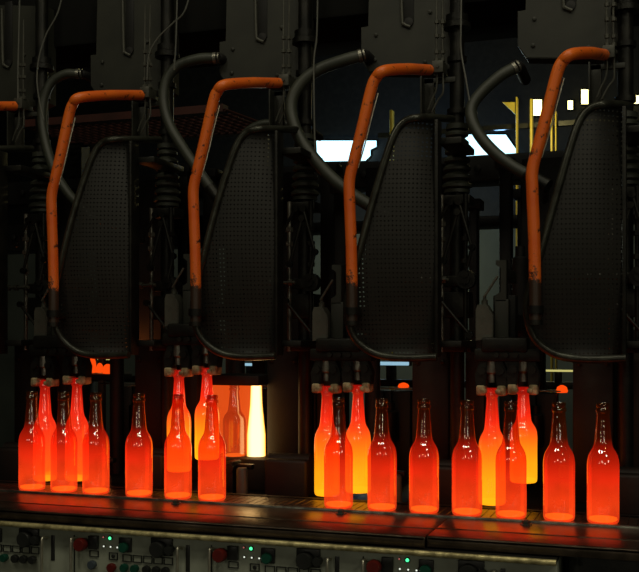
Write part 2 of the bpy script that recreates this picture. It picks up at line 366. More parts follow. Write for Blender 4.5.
# round column with tubes, flange, junction block
y = 2.36
r = empty('guide_column', Vector((W(457,300,y).x, y, .975)), 'x', 'machine column', 'round guide columns between the guards')
cx = W(457,100,y).x; RC = .017
bm = B(); lathe(bm, [(RC,.975),(RC,2.3)], (cx,y,0), 'z', 24)
obj('column', bm, M['dark'], r)
bm = B(); zf = W(457,24,y).z; lathe(bm, [(RC,-.012),(.032,-.012),(.032,.0),(.026,.003),(.026,.02),(RC,.022)], (cx,y,zf), 'z', 24)
for zz in (W(457,60,y).z, W(457,112,y).z): lathe(bm, [(RC,-.006),(.023,-.006),(.023,.006),(RC,.006)], (cx,y,zz), 'z', 24)
obj('flange', bm, M['dark'], r)
# ribbed bellows
zt, zb = W(455,130,y).z, W(455,190,y).z
prof = [(RC,zb-.008),(.03,zb-.008),(.03,zb)]
N = 7; R0 = .035
for i in range(N):
    h = (zt-zb)/N; z = zb+i*h; s = 1-.04*i
    prof += [(.024*s,z),(R0*s,z+.25*h),(R0*s,z+.55*h),(.024*s,z+.95*h)]
prof += [(.026,zt),(.026,zt+.012),(RC,zt+.012)]
obj('bellows', lathe(B(), prof, (cx,y,0), 'z', 28), M['hose'], r)
# lower clamp blocks, push rods, linkage
bm = B()
for (py0, py1, w, d) in [(196,206,.036,.03),(276,287,.03,.026),(292,318,.034,.03),(340,352,.04,.034)]:
    z1, z0 = W(457,py0,y).z, W(457,py1,y).z; box(bm, cx-w, cx+w, y-d, y+d, z0, z1, .004)
obj('clamp_block', bm, M['dark'], r)
for dx in (-.030, .026):
    bm = B(); tube(bm, [(cx+dx, y-.03, W(457,352,y).z), (cx+dx, y-.03, W(457,196,y).z)], .0055, 10, False)
    for py in (225, 240, 262): lathe(bm, [(.0055,-.006),(.010,-.005),(.010,.005),(.0055,.006)], (cx+dx, y-.03, W(457,py,y).z), 'z', 6)
    obj('push_rod', bm, M['steel'] if dx < 0 else M['dark'], r)
zc = W(440,281,y).z
bm = B(); tube(bm, [(cx-.115, y-.045, zc), (cx-.01, y-.045, zc)], .0045, 10, False)
for dd in (-.075,-.05,-.02): lathe(bm, [(.0045,-.004),(.009,-.004),(.009,.004),(.0045,.004)], (cx+dd, y-.045, zc), 'x', 6)
obj('cross_rod', bm, M['grey'], r)
bm = B(); lathe(bm, [(.002,-.012),(.022,-.012),(.022,.012),(.002,.012)], (cx+.03, y-.04, zc), 'y', 20); lathe(bm, [(.002,-.016),(.011,-.016),(.011,.018),(.002,.018)], (cx+.03, y-.04, zc), 'y', 12)
obj('pulley', bm, M['dark'], r)
for (pa, qa) in [((-.005,205),(-.045,232)), ((.015,205),(.045,250)), ((.045,250),(.03,276)), ((-.03,300),(.04,335)), ((.012,215),(-.02,262))]:
    bm = B(); tube(bm, [(cx+pa[0], y-.055, W(457,pa[1],y).z), (cx+qa[0], y-.055, W(457,qa[1],y).z)], .004, 8, False)
    for e in (pa, qa): lathe(bm, [(.001,-.006),(.008,-.006),(.008,.006),(.001,.006)], (cx+e[0], y-.055, W(457,e[1],y).z), 'y', 10)
    obj('link', bm, M['dark'], r)
# thin air tubes with junction block at the height of the pipe end
for px, low in ((437,[(437,76),(436,90),(431,102),(428,110)]),(443,[(443,76),(443,92),(438,100),(432,112)])):
    bm = B(); yy = y-.05
    tube(bm, [W(px,-30,yy), W(px-.5,30,yy), W(px,66,yy)]+[W(a,b,yy) for a, b in low], .0024, 8)
    for py in (22,36,52,60): lathe(bm, [(.0024,-.004),(.006,-.004),(.006,.004),(.0024,.004)], W(px,py,yy), 'z', 6)
    obj('air_tube', bm, M['grey'], r)
yy = y-.05
a, b = W(433,62,yy), W(444,73,yy); bm = B(); box(bm, a.x, b.x, yy-.012, yy+.04, b.z, a.z, .0015)
lathe(bm, [(.004,-.002),(.004,.003)], ((a.x+b.x)/2, yy-.012, (a.z+b.z)/2), 'y', 8)
obj('junction_block', bm, M['grey'], r)
a, b = W(420,76,yy), W(431,116,yy); bm = B(); box(bm, a.x, b.x, yy+.03, yy+.045, b.z, a.z, .001); box(bm, a.x, a.x+.004, yy, yy+.045, b.z, a.z, .001)
box(bm, a.x, cx, yy+.03, yy+.04, a.z-.012, a.z, .001)
obj('hanger_bracket', bm, M['plate'], r)
spread(r, 'round dark column with ribbed bellows and push rods %s')

# orange pipe
y = 2.097
PT = [(431,70),(418,69.5),(398,69),(384,71),(376,78),(371,90),(362,128),(354,160),(349.5,180),(349.5,200),(351,240),(352,290),(352,325)]
low = W(352,325,y)
r = empty('orange_air_pipe', low, 'x', 'pipe', 'orange bent pipes')
P = [W(a,b,y) for a, b in PT]; e = W(431,70,y)
P = [W(429,70,2.30), W(420,69.5,2.25), W(406,69,2.17)]+P[3:]
obj('pipe', tube(B(), P, .0124, 16), M['orange'], r)
bm = B(); lathe(bm, [(.012,-.008),(.017,-.008),(.017,.008),(.012,.008)], low+Vector((0,0,.03)), 'z', 16)
lathe(bm, [(.012,-.005),(.015,-.005),(.015,.005),(.012,.005)], low+Vector((0,0,.004)), 'z', 16); obj('collar', bm, M['dark'], r)
bm = B(); tube(bm, [W(378,93,y+.004), W(371,120,y+.004), W(365,144,y+.004), W(358,168,y+.004)], .0016, 6); obj('wire', bm, M['chrome'], r)
a = W(352,312,y); obj('foot_bracket', box(B(), a.x-.012, a.x+.012, y+.008, y+.075, a.z-.01, a.z+.006, .002), M['dark'], r)
KP = {-1:'orange pipe end poking in at the left edge of the picture', 0:'bent orange pipe furthest left, rising left of the first mesh guard', 1:'bent orange pipe rising left of the second mesh guard', 2:'bent orange pipe crossing the bright blue-white window', 3:'bent orange pipe furthest right, next to the yellow lit windows'}
for k in KS:
    if k == 2: r['label'] = KP[2]
    else: dup(r, OFF[k], KP[k])

# perforated guard with tubular frame
y = 2.15
r = empty('mesh_guard', W(395,358,y), 'x', 'guard', 'perforated guards')
OUT = [(437,118),(418,118),(405,122),(396,134),(388,160),(376,207),(364,254),(354,288),(350,308),(352,328),(360,343),(374,353),(390,357),(410,358),(437,357)]
def bul(px, py):        # the sheet bulges towards the conveyor in its middle
    return y-.035*math.sin(math.pi*min(1,max(0,(py-118)/240)))*1.0
left = smooth_path([Vector((a,b,0)) for a, b in OUT], 5)
rows = []; NR = 48
def left_x(py):
    best = 437
    L = left
    for i in range(len(L)-1):
        p, q = L[i], L[i+1]
        if (p.y-py)*(q.y-py) <= 0 and abs(q.y-p.y) > 1e-6:
            best = min(best, p.x+(q.x-p.x)*(py-p.y)/(q.y-p.y))
    return best
bm = B(); NC = 14; XR_ = 435
for i in range(NR+1):
    py = 118.6+(356.8-118.6)*i/NR; lx = left_x(py)
    row = []
    for j in range(NC+1):
        f = j/NC; px = lx+(XR_-lx)*f
        w = W(px, py, y); w.y = bul(px,py)+.05*(f**2)
        row.append(w)
    rows.append(row)
V = [[bm.verts.new(p) for p in row] for row in rows]
for i in range(NR):
    for j in range(NC): bm.faces.new((V[i][j], V[i][j+1], V[i+1][j+1], V[i+1][j]))
ms = obj('perforated_sheet', bm, M['mesh'], r)
FR = [W(a,b,y)+Vector((0, bul(a,b)-y-.002, 0)) for a, b in [(455,119),(440,117)]+OUT[1:]]
FR[0] = W(452,119,2.30); FR[1] = W(438,118,2.20)
obj('frame_tube', tube(B(), FR, .0085, 12, n=5), M['tube'], r)
bm = B(); a = W(435,118,y); b = W(435,357,y); box(bm, a.x-.004, a.x+.004, y+.01, y+.05, b.z, a.z, .002)
box(bm, a.x, a.x+.05, y+.04, y+.2, b.z+.02, b.z+.035, .002); box(bm, a.x, a.x+.05, y+.04, y+.2, a.z-.05, a.z-.035, .002)
obj('mounting_edge', bm, M['dark'], r)
spread(r, 'perforated dark metal guard with rounded tubular frame %s', off=OFF)

# black rubber hose with end fitting
HP = [(360,56),(345,60),(318,70),(299,86),(291,106),(296,130),(309,152),(330,176),(352,194),(374,208)]
def hose(pix, ys, rad, lb, fit):
    y0 = ys[0]; r = empty('rubber_hose', W(pix[-1][0], pix[-1][1], ys[-1]), lb, 'hose', 'thick rubber hoses')
    n = len(pix); P = [W(a,b,ys[0]+(ys[1]-ys[0])*i/(n-1)) for i, (a,b) in enumerate(pix)]
    obj('hose', tube(B(), P, rad, 16), M['hose'], r)
    d = (P[0]-P[1]).normalized(); bm = B()
    tube(bm, [P[0]-d*.004, P[0]+d*.004], rad*1.12, 12, False); tube(bm, [P[0]+d*.008, P[0]+d*.012], rad*1.08, 12, False)
    obj('clamp', bm, M['steel'], r)
    bm = B(); tube(bm, [P[0]+d*.006, P[0]+d*.012+Vector((0,.02,0)), P[0]+d*.012+Vector((0,.12,-.005))], rad*.95, 12); obj('elbow', bm, M['black'], r)
    d = (P[-1]-P[-2]).normalized(); bm = B(); tube(bm, [P[-1]-d*.01, P[-1]+d*.05], rad*1.15, 12, False); tube(bm, [P[-1]+d*.04, P[-1]+Vector((.01,.18,-.03))], rad*.8, 10, True)
    obj('end_fitting', bm, M['dark'], r)
hose([(78,74),(66,74),(52,82),(44,98),(42,120),(46,145),(55,172),(68,193),(82,208)], (2.36,2.3), .0125, 'thick grey-green rubber hose arching behind the leftmost full orange pipe', True)
hose([(215,58),(198,59),(178,66),(166,82),(164,104),(170,126),(183,148),(198,170),(212,190)], (2.36,2.3), .0135, 'thick rubber hose arching to the left of the second orange pipe', False)
hose(HP, (2.34,2.25), .0150, 'thick rubber hose looping across the left end of the blue-white window', True)
hose([(514,68),(500,76),(482,92),(472,106),(472,120),(480,136),(494,152),(512,166),(530,176)], (2.34,2.25), .0135, 'thick rubber hose crossing the slanted bright window on the right', True)
hose([(300,126),(282,124),(262,124),(246,133),(236,150),(228,172)], (2.42,2.42), .011, 'dark hose arching over the top of the second mesh guard', False)

y = 3.0  # dark boards added to keep bright background out of the guard holes
r = empty('rear_blocker', Vector((W(400,300,y).x, y, .975)), 'x', 'panel', 'dark boards added behind the guards')
a, b = W(366,168,y), W(452,350,y); obj('board', box(B(), a.x, b.x, y, y+.02, b.z, a.z, .002), M['black'], r)
for px in (367, 450):
    p = W(px,300,y); obj('leg', box(B(), p.x-.01, p.x+.01, y+.02, y+.04, .975, a.z-.02, .001), M['black'], r)
KQ = {0:'added dark board behind the first full guard', 1:'added dark board behind the second guard', 2:'added dark board behind the third guard', 3:'added dark board behind the rightmost guard'}
for k in (0,1,3): dup(r, (k-2)*PITCH*1.25, KQ[k])
r['label'] = KQ[2]
# thin hanging cables
for pix, lb in [([(66,-20),(58,12),(46,35),(39,58),(37,80),(40,104),(44,120)], 'thin pale cable hanging left of the first grey plate'),
                ([(196,-20),(186,8),(172,24),(158,38),(149,55),(147,80)], 'thin cable curving from the top between first and second plates'),
                ([(178,10),(176,40),(174,70)], 'short thin cable hanging above the second thick hose'),
                ([(318,-20),(317,30),(314,60),(314,100),(315,150)], 'straight thin cable hanging left of the third grey plate'),
                ([(462,-20),(461,20),(461,50),(466,80),(470,105),(472,125)], 'thin cable hanging just right of the third round column'),
                ([(20,-20),(19,30),(18,70),(18,105)], 'thin vertical cable at the top left corner')]:
    P = [W(a,b,2.30) for a, b in pix]; P[0].z = max(P[0].z, 2.3)
    tag(obj('cable', tube(B(), P, .0022, 8), M['cable'], origin=P[-1]), lb, 'cable', 'thin hanging cables')

# mould columns under the guards
y = 2.40
r = empty('mould_column', Vector((W(430,400,y).x, y, .975)), 'x', 'machine column', 'mould support columns')
a, b = W(412,352,y), W(449,352,y); bm = B(); box(bm, a.x, b.x, y, y+.2, .975, a.z+.02, .004)
obj('housing', bm, M['brown'], r)
a2 = W(463,330,y); b2 = W(482,330,y); bm = B(); box(bm, a2.x, b2.x, y+.03, y+.1, .975, a2.z, .003); obj('rear_slab', bm, M['brown'], r)
for (px, py) in ((418,362),(443,362),(430,470)): obj('bolt', lathe(B(), [(.006,0),(.006,.004),(.003,.006)], W(px,py,y), 'y', 6), M['dark'], r)
bm = B(); p = W(451,380,y); tube(bm, [(p.x+.006, y+.02, .98), (p.x+.006, y+.02, p.z+.1)], .006, 10, False); tube(bm, [(p.x+.02, y+.04, .98), (p.x+.02, y+.04, p.z+.1)], .004, 10, False)
obj('conduit', bm, M['black'], r)
spread(r, 'brown heat-stained mould column below the guard %s')

# cross slide beneath the guard opening, with rear grey boxes
y = 2.62
r = empty('slide_rail', Vector((W(390,388,y).x, y, .975)), 'x', 'machine rail', 'slide rails in the openings')
a, b = W(345,387,y), W(414,389.5,y)
obj('rail', box(B(), a.x, b.x, y, y+.03, b.z, a.z, .001), M['steel'], r)
for (x0,x1,m) in ((372,383,'grey'),(384,391,'dark'),(392,410,'grey')):
    p, q = W(x0,391,y), W(x1,391,y); bm = B(); box(bm, p.x, q.x, y+.002, y+.06, .975, p.z, .003)
    obj('slide_block', bm, M['brown' if m == 'grey' else 'black'], r)
bm = B(); c_ = W(392,430,y); lathe(bm, [(.001,-.03),(.016,-.03),(.020,-.02),(.020,.05),(.012,.055),(.012,.075),(.001,.075)], (c_.x, y-.02, c_.z), 'z', 16); tube(bm, [(c_.x,y-.02,.975),(c_.x,y-.02,c_.z)], .006, 8, False)
obj('plunger_cylinder', bm, M['dark'], r)
KQ = {0:'slide rail in the opening below the first full guard', 1:'slide rail behind the open mould', 2:'slide rail with an orange gob below the third guard', 3:'slide rail with a red gob below the rightmost guard'}
for k in (0,1,3): dup(r, (k-2)*PITCH, KQ[k])
r['label'] = KQ[2]

# low rusty mechanism on the bed behind the conveyor
y = 2.24
r = empty('bottom_mechanism', Vector((W(284,470,y).x-0, y, .975)), 'x', 'machine part', 'rusty bottom mechanisms')
a, b = W(262,457,y), W(305,488,y)
bm = B(); box(bm, a.x, b.x, y+.01, y+.10, .975, a.z-.006, .008, 3); tube(bm, [(a.x, y+.055, a.z-.016), (b.x-.004, y+.055, a.z-.016)], .021, 18, False)
obj('body', bm, M['brown'], r)
p = W(242,482,y); bm = B(); lathe(bm, [(.014,.975),(.014,p.z+.03),(.011,p.z+.034),(.001,p.z+.034)], (p.x, y+.0, 0), 'z', 18); obj('cylinder', bm, M['grey'], r)
p = W(229,470,y); bm = B(); box(bm, p.x-.008, p.x+.01, y, y+.05, .975, p.z+.02, .003); box(bm, p.x-.008, p.x+.05, y+.02, y+.04, p.z, p.z+.012, .002); lathe(bm, [(.002,-.01),(.012,-.01),(.012,.004),(.002,.004)], (p.x, y, p.z+.004), 'y', 14); obj('bracket', bm, M['dark'], r)
for k, lb in ((-1,'%s'),(0,''),(1,''),(2,''),(3,'')):
    L = {-1:'rusty low mechanism behind the belt at the left edge', 0:'rusty low mechanism behind the fourth front bottle from the left', 1:'rusty low mechanism under the white-hot glass', 2:'rusty low mechanism behind the middle of the front row', 3:'rusty low mechanism behind the two rightmost bottles'}[k]
    if k == 1: r['label'] = L
    else: dup(r, (k-1)*PITCH, L)

# ---------------------------------------------------------------- bottles
PROF = [(.0,.004),(.020,.0015),(.0265,.0),(.0293,.0025),(.0303,.007),(.0305,.03),(.0303,.07),(.0306,.104),(.0304,.113),(.0295,.1215),(.0278,.1285),(.0252,.1345),(.0222,.1395),(.0195,.144),(.0176,.149),(.0166,.155),(.0158,.163),(.0146,.178),(.0133,.193),(.0125,.205),(.0122,.211),(.0138,.2125),(.0142,.216),(.0136,.219),(.0122,.220),(.0120,.222),(.0130,.2235),(.0133,.227),(.0124,.2298),(.0105,.2302),(.0094,.2285),(.0094,.22)]
def bottle_bm():
    bm = B(); lathe(bm, PROF, (0,0,0), 'z', 40, caps=False); return bm
def bottle(loc, mat, basemat, label, group, data=[{}]):
    r = bpy.data.objects.new('glass_bottle', None); r.empty_display_size = .03; C.objects.link(r); r.location = loc
    tag(r, label, 'bottle', group)
    key = mat.name; d = data[0]
    if key not in d:
        bm = bottle_bm(); bmesh.ops.remove_doubles(bm, verts=bm.verts, dist=1e-5)
        g = obj('glass_body', bm, mat, r, origin=(0,0,0))
        bm = B(); lathe(bm, [(.001,.003),(.022,.003),(.0270,.006),(.0265,.009),(.020,.0085),(.001,.011)], (0,0,0), 'z', 28); h = obj('thick_base', bm, basemat, r, origin=(0,0,0))
        d[key] = (g.data, h.data)
    else:
        for nm, me in zip(('glass_body','thick_base'), d[key]):
            o = bpy.data.objects.new(nm, me); C.objects.link(o); o.parent = r
    return r
FRONT = [32,64,96,139,178,212,338.5,382,424,467,511,559,603]
NL = ['leftmost red-hot bottle standing on the conveyor','second bottle from the left in the front row','third front bottle from the left, before the gap','lone front bottle beside the dark gap, fourth from left','front bottle before the left of the two yellow-hot bottles, fifth from left','front bottle left of the dark mechanism, sixth from left','front bottle between the two hanging hot bottles, just right of the wide gap','front bottle right of the third hanging pair, eighth from left','front bottle in the middle of the right-hand group, ninth from left','tenth front bottle from left, just left of a hanging yellow bottle','front bottle between the rightmost hanging pair, eleventh from left','second front bottle from the right end','rightmost red-hot bottle standing on the conveyor']
for px, lb in zip(FRONT, NL):
    p = W(px, 400, 2.03); b = bottle((p.x, 2.03, 1.0), M['glass_cool'], M['glass_base'], lb, 'front row of bottles on the conveyor')
    b.rotation_euler.z = R.uniform(0,6.28)
HOT = [(45,480,386,'glass_red','red-hot bottle held in the left jaw of the leftmost tongs'),(77,480,384,'glass_red','red-hot bottle held in the right jaw of the leftmost tongs'),
       (179,471,376,'glass_hot','yellow-orange bottle held in the left jaw of the second tongs'),(207,459,374,'glass_hot','yellow-orange bottle held higher in the right jaw of the second tongs'),
       (327,495,392,'glass_hot','glowing bottle held in the left jaw of the third tongs'),(358,492,391,'glass_hot','yellow-bottomed bottle held in the right jaw of the third tongs'),
       (492,504,394,'glass_hot','tall yellow-hot bottle held in the left jaw of the rightmost tongs'),(523.5,482,393,'glass_hot','yellow-hot bottle held higher in the right jaw of the rightmost tongs')]
YH = 2.21; HB = []
for px, pb, pt, mt, lb in HOT:
    a = W(px, pb, YH); t = W(px, pt-6, YH)
    b = bottle(a, M[mt], M['glass_base_hot'], lb, 'hot bottles hanging in the tongs'); b.scale = (.96,.96,(t.z-a.z)/.23)
    b.rotation_euler.z = R.uniform(0,6.28); HB.append((a.x, t.z))

# ---------------------------------------------------------------- take-out tongs
TW = ['leftmost','second','third','rightmost']
for s in range(4):
    (xa, za), (xb, zb) = HB[2*s], HB[2*s+1]; zt = (za+zb)/2; xm = (xa+xb)/2
    r = empty('takeout_tongs', (xm, YH, zt), ['pale tipped take-out tongs holding the two red bottles at far left','pale tipped take-out tongs over the second hanging bottle pair','pale tipped take-out tongs over the third hanging bottle pair','pale tipped take-out tongs over the rightmost hanging bottle pair'][s], 'tongs', 'take-out tongs')
    sc = S(60+150*s, YH)
    for (x, z) in ((xa,za),(xb,zb)):
        for sg in (-1, 1):
            bm = B(); x0, x1 = x+sg*.013, x+sg*.032
            box(bm, min(x0,x1), max(x0,x1), YH-.018, YH+.018, z-.016, z+.006, .004, 3)
            box(bm, min(x+sg*.010,x+sg*.022), max(x+sg*.010,x+sg*.022), YH-.024, YH+.024, z-.012, z-.002, .003, 2)
            j = obj('jaw_tip', bm, M['tip'], r)
            bm = B(); prism(bm, [(x+sg*.012,z+.005),(x+sg*.033,z+.002),(x+sg*.036,z+.03),(x+sg*.024,z+.06),(x+sg*.008,z+.062)], YH-.014, YH+.014, .002)
            lathe(bm, [(.001,-.004),(.009,-.004),(.009,.004),(.001,.004)], (x+sg*.02, YH-.016, z+.038), 'y', 14)
            obj('jaw_arm', bm, M['dark'], r)
        bm = B(); lathe(bm, [(.001,.012),(.009,.012),(.009,.03),(.014,.034),(.014,.06),(.001,.06)], (x, YH, z), 'z', 14); obj('plug', bm, M['steel'], r)
    zh = max(za,zb)+.055
    bm = B(); box(bm, xa-.036, xb+.038, YH-.02, YH+.024, zh, zh+.028, .004); box(bm, xa-.02, xb+.012, YH-.026, YH+.02, zh+.02, zh+.052, .006)
    for q in (.2,.5,.8): lathe(bm, [(.001,-.006),(.006,-.006),(.006,.006),(.001,.006)], (xa+(xb-xa)*q, YH-.022, zh+.014), 'y', 6)
    obj('crossbar', bm, M['dark'], r)
    # gas block with chamfered shoulders, bracket and lever
    xk = xm-.048; z0 = zh+.045; h = .078; w = .0185
    bm = B(); prism(bm, [(xk-w,z0),(xk+w,z0),(xk+w,z0+h*.72),(xk+w*.55,z0+h*.88),(xk+w*.25,z0+h),(xk-w*.8,z0+h),(xk-w,z0+h*.85)], YH-.02, YH+.02, .0015)
    lathe(bm, [(.001,0),(.007,0),(.007,.010),(.004,.012),(.004,.02),(.001,.02)], (xk-.002, YH, z0+h), 'z', 10)
    obj('cylinder_block', bm, M['grey'], r)
    bm = B(); prism(bm, [(xk+.02,z0+.085),(xk+.045,z0+.085),(xk+.045,z0+.175),(xk+.022,z0+.175),(xk+.022,z0+.165),(xk+.034,z0+.158),(xk+.034,z0+.105),(xk+.02,z0+.098)], YH+.0, YH+.03, .001)
    box(bm, xk+.02, xk+.05, YH+.0, YH+.03, zh+.03, z0+.09, .002)
    box(bm, xk+.03, xk+.045, YH+.02, YH+.16, z0+.13, z0+.16, .002)
    obj('arm_bracket', bm, M['plate'], r)
    bm = B(); tube(bm, [(xk-.002, YH-.01, z0+h+.016), (xk+.028, YH-.01, z0+.14)], .0026, 8, False); obj('lever_rod', bm, M['steel'], r)
    bm = B(); box(bm, xk+.012, xk+.062, YH+.025, YH+.06, zh+.03, z0+.10, .004); obj('carriage', bm, M['black'], r)
    # swing arm back to a pivot post on the machine bed
    bm = B(); box(bm, xk+.018, xk+.05, YH+.05, YH+.28, z0+.02, z0+.06, .004); lathe(bm, [(.02,.975),(.02,z0+.2),(.012,z0+.205),(.012,z0+.23)], (xk+.034, YH+.3, 0), 'z', 18); obj('pivot_post', bm, M['black'], r)

# ---------------------------------------------------------------- open mould with glowing glass (second station)
y = 2.36
r = empty('open_mould', W(240,457,y), 'open mould with orange glow painted on its wall, behind the second tongs', 'mould')
a, b = W(212,386,2.44), W(258,457,2.44)
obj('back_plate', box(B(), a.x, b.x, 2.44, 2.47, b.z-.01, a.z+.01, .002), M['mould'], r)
a, b = W(206,375,2.34), W(263,386,2.34)
bm = B(); box(bm, a.x, b.x-.012, 2.34, 2.47, b.z, a.z, .002); obj('top_plate', bm, M['black'], r)
a, b = W(206,457,2.34), W(268,457,2.34)
bm = B(); box(bm, a.x, b.x, 2.33, 2.47, .975, a.z, .003); obj('base_block', bm, M['brown'], r)
a, b = W(247,372,2.42), W(252,457,2.42)
bm = B(); pts = [W(px,py,2.385) for px,py in ((251,384),(261,384),(265,456),(247.5,456))]
c0 = (pts[0]+pts[1])/2; c1 = (pts[2]+pts[3])/2
lathe(bm, [(.001,c1.z-c0.z),((pts[2].x-pts[3].x)/2,c1.z-c0.z+.0005),((pts[2].x-pts[3].x)*.49,(c1.z-c0.z)*.7),((pts[1].x-pts[0].x)*.58,(c1.z-c0.z)*.3),((pts[1].x-pts[0].x)/2,-.0005),(.001,0)], (c1.x,2.385,c0.z), 'z', 28)
tag(obj('parison', bm, M['whitehot'], origin=(c1.x,2.385,c1.z)), 'white-hot glowing glass parison standing in the open mould', 'hot glass')
a = W(234.5,457,2.39); t = W(235,380,2.39)
b = bottle((a.x, 2.39, a.z), M['glass_dull'], M['glass_base'], 'dull orange bottle standing in the open mould beside the white-hot glass', None); b.scale = (1.0,1.0,.81)
if 'group' in b: del b['group']
# front cheek of the mould, right side
a, b2_ = W(266,357,2.36), W(304,357,2.36)

# small glimpses of the blank side: glowing gobs and added glow strips
def gob(x0,x1,y0,y1,y,lb,mat='redhot'):
    p, q = W(x0,y0,y), W(x1,y1,y); cx = (p.x+q.x)/2; w = (q.x-p.x)/2; bm = B()
    lathe(bm, [(w*.2,q.z),(w*.9,q.z+.001),(w,q.z+(p.z-q.z)*.3),(w*.8,q.z+(p.z-q.z)*.75),(w*.5,p.z-.002),(w*.2,p.z)], (cx,y,0), 'z', 20)
    tag(obj('hot_gob', bm, M[mat], origin=(cx,y,q.z)), lb, 'hot glass')
gob(398,409,382.5,388,2.635,'small orange glass gob on the rail under the third guard')
gob(556,568,385,393,2.635,'small red-orange gob on the rail under the rightmost guard')
gob(89,96,357.5,373,2.64,'tall red glowing gob seen under the first guard, left one')
gob(96.5,103,363,373,2.64,'middle red glowing gob under the first guard')
gob(103,112.5,364,374,2.64,'right red glowing gob under the first guard')
a, b = W(84,373.5,2.64), W(122,380,2.64); tag(obj('gob_tray', box(B(), a.x, b.x, 2.60, 2.70, b.z, a.z, .002), M['black'], origin=(a.x,2.64,b.z)), 'dark tray under the red gobs below the first guard', 'tray')
def strip(x0,x1,y0,y1,y,lb,mat):  # self-lit strips added in place of bright reflections off a tray
    p, q = W(x0,y0,y), W(x1,y1,y); h = (p.z-q.z)/2
    r = empty('glow_strip', Vector(((p.x+q.x)/2,y,q.z)), lb, 'lamp', 'distant added glow strips')
    obj('tube', tube(B(), [(p.x+.01,y,q.z+h),(q.x-.01,y,q.z+h)], h, 12, False), M[mat], r)
    obj('bracket', box(B(), (p.x+q.x)/2-.01, (p.x+q.x)/2+.01, y+h*2, y+.12, 1.17, p.z, .001), M['dark'], r)
    obj('casing', box(B(), p.x, q.x, y+h*.6, y+h*3, q.z-h*.3, p.z+h*.3, .004), M['dark'], r)
strip(232,262,363,366,4.2,'bluish added glow strip seen above the open mould','bluestrip')
strip(364,411,361.5,365.5,4.2,'bluish white added glow strip seen under the third guard','bluestrip')
strip(533,581,369.5,372,4.2,'yellowish added glow strip seen under the rightmost guard','yelstrip')
strip(96,113,358.5,360,4.2,'short dim added glow strip above the red gobs','yelstrip')
strip(630,641,370,373,4.2,'short yellow added glow strip near the right edge','yelstrip')
# rack that carries the glow strips
a, b = W(200,375,4.3), W(680,375,4.3); a.x -= .6
bm = B(); box(bm, a.x, b.x, 4.27, 4.33, 1.14, 1.17, .003)
for i in range(6):
    x = a.x+(b.x-a.x)*i/5; box(bm, x-.02, x+.02, 4.27, 4.33, 0, 1.15, .003)
tag(obj('strip_rack', bm, M['dark'], origin=((a.x+b.x)/2,4.3,0)), 'low dark steel rack behind the openings carrying glow strips', 'rack')

# ---------------------------------------------------------------- conveyor
XC0, XC1 = W(-80,500,2.0).x-.2, W(720,500,2.0).x+.1
r = empty('conveyor', ((XC0+XC1)/2, 2.05, 0), 'dark bottle conveyor with worn steel front plate running the full width', 'conveyor')
bm = B()
n = 120
for i in range(n):
    x0 = XC0+(XC1-XC0)*i/n; x1 = XC0+(XC1-XC0)*(i+1)/n-.0004
    box(bm, x0, x1, 1.998, 2.118, .988, 1.0, .001, 1)
obj('chain_belt', bm, M['beltm'], r)

for (x0, x1, yf, lb) in ((XC0, W(425,535,1.79).x, 1.788, 'left'), (W(425,535,1.79).x+.0015, XC1, 1.797, 'right')):
    bm = B(); box(bm, x0, x1, yf, 1.996, .990, .9985, .002); box(bm, x0, x1, yf, yf+.004, .978, .9965, .0015)
    box(bm, x0, x1, yf+.075, yf+.079, .9975, 1.0, .0008)
    obj('deck_plate', bm, M['deck'], r)
bm = B(); box(bm, XC0, XC1, 1.990, 1.998, .985, 1.0025, .001); obj('edge_strip', bm, M['steel'], r)
for px, py in ((176,503),(341,514.5),(526,524)):
    p = W(px,py,1.965); bm = B(); lathe(bm, [(.012,.9985),(.012,1.0),(.0075,1.0005),(.0075,1.006),(.004,1.008),(.001,1.008)], (p.x,1.965,0), 'z', 6); obj('deck_bolt', bm, M['grey'], r)
bm = B(); box(bm, XC0, XC1, 1.90, 2.12, .82, .985, .005); box(bm, XC0, XC1, 2.10, 2.135, .96, 1.0, .002); obj('side_beam', bm, M['black'], r)
for x in (XC0+.1, -.9, -.2, XC1-.15):
    obj('leg', box(B(), x-.03, x+.03, 1.95, 2.05, 0, .83, .004), M['dark'], r)
for px in (450, 470):
    a, b = W(px-4,538,1.86), W(px+4,547,1.86); bm = B(); box(bm, a.x, b.x, 1.86, 1.91, b.z, a.z, .001); obj('cable_clip', bm, M['dark'], r)

# ---------------------------------------------------------------- control cabinet
YP = 1.79
xe = W(556,560,1.765).x; zr = W(320,546.5,1.765).z
r = empty('control_cabinet', ((XC0+xe)/2, 1.85, 0), 'long grey control cabinet with worn brass-toned top rail below the conveyor', 'cabinet')
obj('body', box(B(), XC0, xe, YP, 1.895, .70, zr-.002, .003), M['panel'], r)
bm = B(); tube(bm, [(XC0,1.768,zr),(xe,1.768,zr)], .0054, 12, False); obj('top_rail', bm, M['rail'], r)
bm = B(); box(bm, XC0, xe, 1.770, 1.897, zr-.003, zr+.003, .001); obj('shade_black_top', bm, M['black'], r)  # top painted black to stand for the shade under the deck
obj('plinth', box(B(), XC0+.02, xe-.02, 1.835, 1.89, 0, .70, .002), M['dark'], r)
r = empty('lower_cover', (xe+.4, 1.88, 0), 'dark green-grey cover box below the conveyor at the right bottom corner', 'cover')
zt_ = W(600,556,1.84).z
bm = B(); box(bm, xe+.012, XC1, 1.845, 1.897, 0, zt_, .006); obj('box_body', bm, M['dark'], r)
